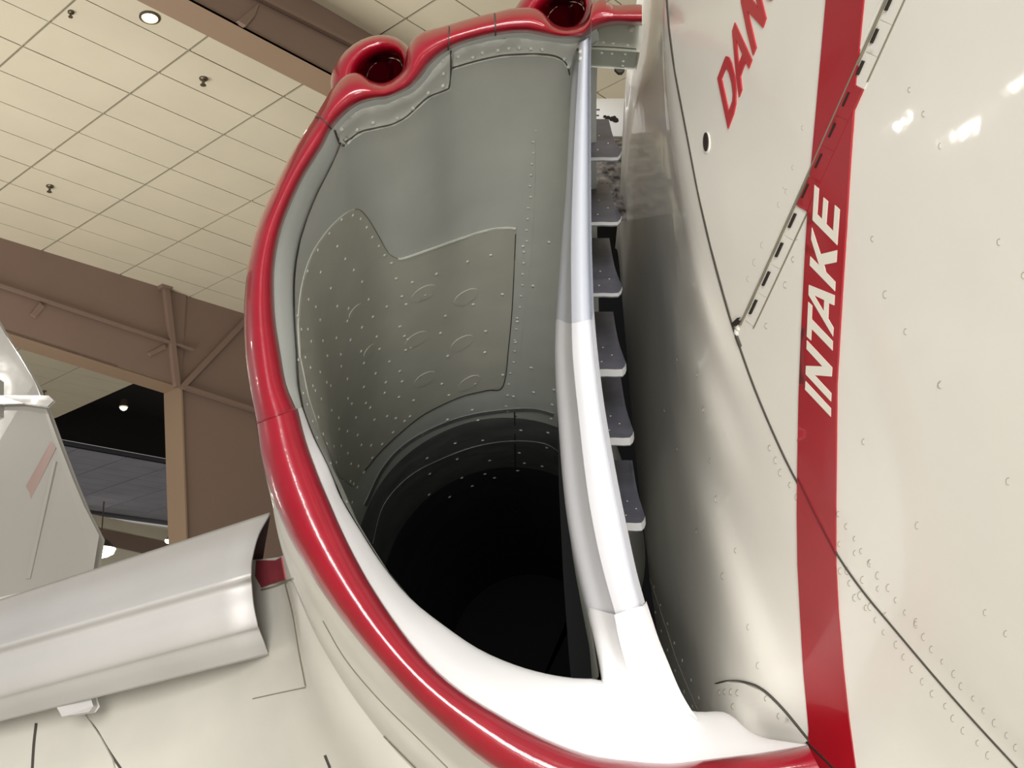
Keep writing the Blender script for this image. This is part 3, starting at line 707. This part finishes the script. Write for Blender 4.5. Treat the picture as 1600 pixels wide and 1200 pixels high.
# spacer block between lip and fuselage
bk = [(918, 44), (934, 40), (962, 38), (1004, 39), (1001, 60), (997, 79), (918, 74)]
o = link('spacer_block', *prism([P(x, y, 1.56) for x, y in bk], z3(-.002, .05, -.0)), M_BLOCK, jet, smooth=False, label='grey green riveted block joining lip to fuselage'); bevel(o, .003)
BB = tree(prism([P(x, y, 1.56) for x, y in bk], z3(-.002, .05, 0)))
link('block_rivets', *domes(BB, [(943, 66), (958, 67), (981, 70), (940, 83), (956, 84), (977, 85), (974, 96), (973, 103)], 2.6, .7), M_RIVET, o, kind='stuff')
link('bolt', *domes(BB, [(987, 45)], 6, .5), M_BLOCK, o)
link('block_seam', *ribbon(BB, [(922, 73), (955, 74), (994, 77)], 1.4, .0008, 5), M_GAP, o)
bk2 = [(960, 107), (966, 113), (972, 113), (976, 108)]
link('foot', *prism([P(x, y, 1.6) for x, y in bk2], z3(0, .008, 0)), M_GAP, o, smooth=False)
# rounded fairing seen through the slot, with a fastener
fr = [[P(x, y, Yy) for x in (900, 920, 950, 990, 1020)] for y, Yy in ((154, 2.75), (157, 2.6), (172, 2.5), (200, 2.46), (214, 2.45))]
for j, r_ in enumerate(fr[0]): pass
o = link('spine_fairing', *grid(fr, 3, 3), M_WHITE, jet, label='white rounded fairing seen through the slot')
fr2 = [[P(x, y, Yy) for x in (900, 930, 960, 1000)] for y, Yy in ((213, 2.44), (222, 2.38), (245, 2.34), (300, 2.3), (345, 2.28))]
o2 = link('perforated_panel', *grid(fr2, 3, 3), M_DIRT, jet, label='mottled dirty metal behind the slot')
BO = tree(grid(fr, 3, 3))
link('stud', *merge(*[ribbon(BO, [(x, y), (x + 5, y)], 1.2, .002, 3) for x, y in ((922, 168), (932, 172), (922, 176), (931, 181), (923, 185), (932, 189))]), M_GAP, o, kind='stuff')
link('fastener', *merge(*[domes(BO, [(x, y)], r_, 1.2) for x, y, r_ in ((945, 183, 3), (950, 185, 4), (957, 187, 5), (962, 189, 5), (960, 184, 3), (947, 187, 2.5))]), M_SLOT, o, label='dark greasy fastener on the fairing')

# ---- fuselage details
def along(pts, n):
    return None
door = [(1043, -60), (1047, 40), (1056, 110), (1075, 210), (1092, 300), (1112, 385), (1134, 465), (1150, 510), (1160, 497), (1200, 404), (1268, 250), (1340, 86), (1392, -30), (1405, -60)]
ad = link('access_door', *decal(BF, door, .0006, 22), M_CREAM, jet, label='cream access door left of the diagonal hinge')
seamp = [(1040, -40), (1046, 40), (1056, 115), (1075, 215), (1092, 303), (1112, 390), (1135, 475), (1153, 532), (1185, 620), (1230, 722), (1275, 805), (1310, 868), (1350, 925), (1400, 985), (1460, 1056), (1520, 1124), (1590, 1200), (1640, 1255)]
link('panel_seam', *ribbon(BF, seamp, 1.8, .0016), M_GAP, jet)
link('panel_seam', *ribbon(BF, [(1262, 1158), (1290, 1185), (1320, 1215)], 2, .004), M_SLOT, jet)
# hinge with knuckles
def hx(y, off=0): # hinge line x at y
    s = (520 - y) / 520; return 1152 + (1386 - 1152) * (s ** .985) + off
link('hinge_gap', *ribbon(BF, [(hx(y), y) for y in range(508, -50, -30)], 1.8, .0028), M_GAPG, jet)
ys = [500 - 43.5 * i - .35 * i * i for i in range(0, 14)]
for i in range(len(ys) - 1):
    ya, yb = ys[i], ys[i + 1] + 2
    q = [(hx(ya, 4), ya), (hx(yb, 4), yb), (hx(yb, 19 + i * .6), yb + 8), (hx(ya, 18 + i * .6), ya + 10)]
    ym = (ya + yb) / 2; inred = 118 < ym < 300 and True
    xm = hx(ym, 10); inred = (1262 + (300 - ym) * .06) < xm < 1334
    kn = link('hinge_knuckle', *decal(BF, q, .0027 if inred else .0009, 8), M_STRIPE if inred else M_CREAM, ad)
    ya2 = ym - 6
    link('hinge_slot', *ribbon(tree((fV, fF)), [(hx(ym + 11, 8), ym + 11), (hx(ym - 11, 8), ym - 11)], 2.8, .0034, 4, False), M_SLOT, ad)
for ya_, yb_ in ((505, 300), (120, -50)):
    link('hinge_seam', *ribbon(BF, [(hx(y, 18.5 + (520 - y) * .012), y + 8) for y in range(ya_, yb_, -20)], 1.3, .0014), M_GAPG, jet)
link('hinge_end', *domes(BF, [(1152, 512), (1150, 520)], 7, .35), M_CREAM, jet)
link('hinge_chip', *ribbon(BF, [(1150, 507), (1160, 498)], 6, .006, 3, False), M_SLOT, jet)
link('hinge_chip', *ribbon(BF, [(1152, 525), (1158, 541)], 3, .003, 3, False), M_GAP, jet)
# stripe
sL = [(1296, -60), (1293, 0), (1284, 100), (1275, 200), (1266, 300), (1260, 400), (1254, 520), (1250, 620), (1248, 720), (1247, 800), (1248, 880), (1252, 960), (1257, 1050), (1265, 1140), (1263, 1166), (1240, 1172), (1285, 1215), (1345, 1260)]
sR = [(1345, 1240), (1338, 1200), (1327, 1120), (1318, 1040), (1311, 960), (1307, 880), (1307, 780), (1309, 600), (1316, 480), (1323, 370), (1331, 240), (1340, 120), (1346, 60), (1352, 0), (1356, -60)]
link('warning_stripe', *decal(BF, sL + sR, .0024, 16), M_STRIPE, jet, label='red warning stripe around the fuselage')
link('stripe_seam', *ribbon(BF, [(1249, 746), (1275, 800), (1308, 864)], 1.6, .0034), mat('dark_red_gap', (96, 14, 24), .6), jet)
# lettering, white on the stripe
def zl(pts, ox, oy, s): return [(ox + x / s, oy + y / s) for x, y in pts]
LT = {
 'I': ([(185, 640), (523, 1003), (523, 1118), (178, 752)], 1240, 520, 8.57, []),
 'N': ([(203, 95), (542, 458), (535, 578), (305, 560), (530, 803), (525, 912), (186, 548), (190, 435), (412, 443), (198, 210)], 1240, 520, 8.57, []),
 'T': ([(222, 610), (275, 660), (268, 840), (549, 1135), (546, 1258), (266, 968), (258, 1125), (202, 1072)], 1240, 400, 8.57, []),
 'A': ([(231, 382), (576, 520), (570, 655), (497, 625), (489, 835), (560, 955), (553, 1070), (226, 515)], 1240, 400, 8.57, [[(300, 520), (437, 585), (430, 740)]]),
 'K': ([(272, 645), (388, 1000), (610, 945), (600, 1108), (435, 1142), (460, 1240), (585, 1370), (580, 1495), (243, 1150), (250, 1030), (372, 1155), (262, 800)], 1240, 280, 8.57, []),
 'E': ([(308, 70), (366, 125), (343, 465), (408, 535), (428, 240), (488, 293), (464, 598), (557, 690), (581, 343), (645, 403), (611, 880), (280, 545)], 1240, 280, 8.57, []),
}
for ch, (pl, ox, oy, s, hs) in LT.items():
    link('letter', *decal(BF, zl(pl, ox, oy, s), .0029, 7, [zl(h, ox, oy, s) for h in hs]), M_WLET, jet, smooth=False, label='white letter %s on the red stripe' % ch)
DT = {
 'D': ([(132, 700), (195, 530), (210, 502), (235, 512), (258, 565), (285, 680), (298, 800), (297, 920), (275, 1020), (226, 1150)], [[(168, 705), (200, 620), (215, 612), (235, 650), (258, 740), (270, 840), (266, 900), (232, 1000)]]),
 'A': ([(288, 203), (438, 535), (412, 610), (383, 550), (337, 680), (350, 800), (325, 868), (302, 700), (264, 280)], [[(297, 345), (355, 485), (322, 575)]]),
 'N': ([(342, 15), (350, -60), (410, -60), (498, 85), (478, 0), (474, -60), (512, -60), (530, 20), (566, 165), (538, 248), (400, 100), (478, 425), (450, 495), (398, 290)], []),
 'G': ([(560, -60), (625, -60), (622, 0), (600, 6), (575, -10)], []),
}
for ch, (pl, hs) in DT.items():
    link('letter', *decal(BF, zl(pl, 1100, 0, 5.714), .0024, 6, [zl(h, 1100, 0, 5.714) for h in hs]), M_RLET, jet, smooth=False, label='red letter %s on the access door' % ch)
# drain hole, rivets
e = [(1105 + 4 * math.cos(a), 222 + 15 * math.sin(a)) for a in [i * math.pi / 7 for i in range(14)]]
link('drain_rim', *decal(BF, [(1105 + 5.5 * math.cos(a), 223 + 17 * math.sin(a)) for a in [i * math.pi / 7 for i in range(14)]], .0018, 6), M_CREAM, jet)
link('drain_hole', *decal(BF, e, .0026, 5), M_SLOT, jet, label='small dark oval drain hole')
fr_ = []
for i in range(26):
    f_ = i / 25; y = 700 + 480 * f_; x = (seam_x(y) or 1500); fr_.append((x - 22 + random.uniform(-3, 3), y)); fr_.append((x + 24 + random.uniform(-3, 3), y - 12))
for i in range(9): fr_.append((1312 + (i % 3) * 20 + i * 4, 850 + i * 14))
for x, y in ((1444, 178), (1470, 228), (1422, 140), (1400, 16), (1384, 460), (1562, 378), (1416, 518), (1470, 601), (1350, 690), (1576, 752), (1434, 821), (1468, 602), (1364, 373), (1246, 370), (1240, 405), (1228, 445), (1198, 509), (1230, 300), (1240, 262), (1227, 290), (1218, 320), (1206, 352), (1192, 383), (1180, 410), (1170, 436), (1432, 972), (1540, 957), (1572, 990), (1600, 430), (1255, 200), (1100, 640), (1110, 720), (1090, 585), (1130, 900), (1150, 860), (1170, 980), (1185, 1040), (1060, 560), (1040, 640), (1060, 700), (1090, 830), (1120, 780)): fr_.append((x, y))
link('skin_fasteners', *rings(BF, [(x, y, random.uniform(.6, 1.0)) for x, y in fr_], 6, .7, .0006), M_GAPS, jet, kind='stuff')
# fairing patch at the foot of the slot
fp_ = [(1120, 1070), (1140, 1065), (1165, 1067), (1190, 1078), (1222, 1108), (1264, 1156), (1252, 1164), (1220, 1170), (1178, 1180), (1160, 1180), (1140, 1150), (1118, 1114), (1112, 1100)]
fpo = link('fairing_plate', *decal(BF, fp_, .0030, 10), M_CREAM, jet, label='rounded plate at the foot of the slot')
link('panel_seam', *ribbon(BF, [(1120, 1068), (1140, 1063), (1165, 1065), (1192, 1076), (1224, 1106), (1266, 1157)], 1.3, .0036), M_GAP, fpo)
link('screw', *domes(BF, [(1204, 1161)], 4, .9), M_GAP, fpo)
link('rivets', *rings(BF, [(1128, 1082, .7), (1136, 1081, .7), (1146, 1081, .8), (1156, 1082, .8), (1149, 1104, .8), (1199, 1090, .6), (1219, 1117, .7)], 6, 1.2, .0036), M_GAPS, fpo, kind='stuff')

# unseen point lights added so that glints show in the gloss paint
def glint_light(bvh, px, py, dist, power, rad):
    l, n = hit(bvh, px, py)
    if l is None: return
    d = (l - CAM).normalized(); rr = d - n * (2 * d.dot(n)); q = l + rr * dist
    if q.z < .4: return
    ld = bpy.data.lights.new('glint_light', 'POINT'); ld.energy = power; ld.shadow_soft_size = rad; ld.color = (1.0, .95, .86)
    lo = bpy.data.objects.new('glint_light', ld); COL.objects.link(lo); lo.location = q
for (x, y, rd) in ((1396, 182, .035), (1508, 204, .03), (1594, 134, .05)): glint_light(BF, x, y, 5.0, 5, rd)
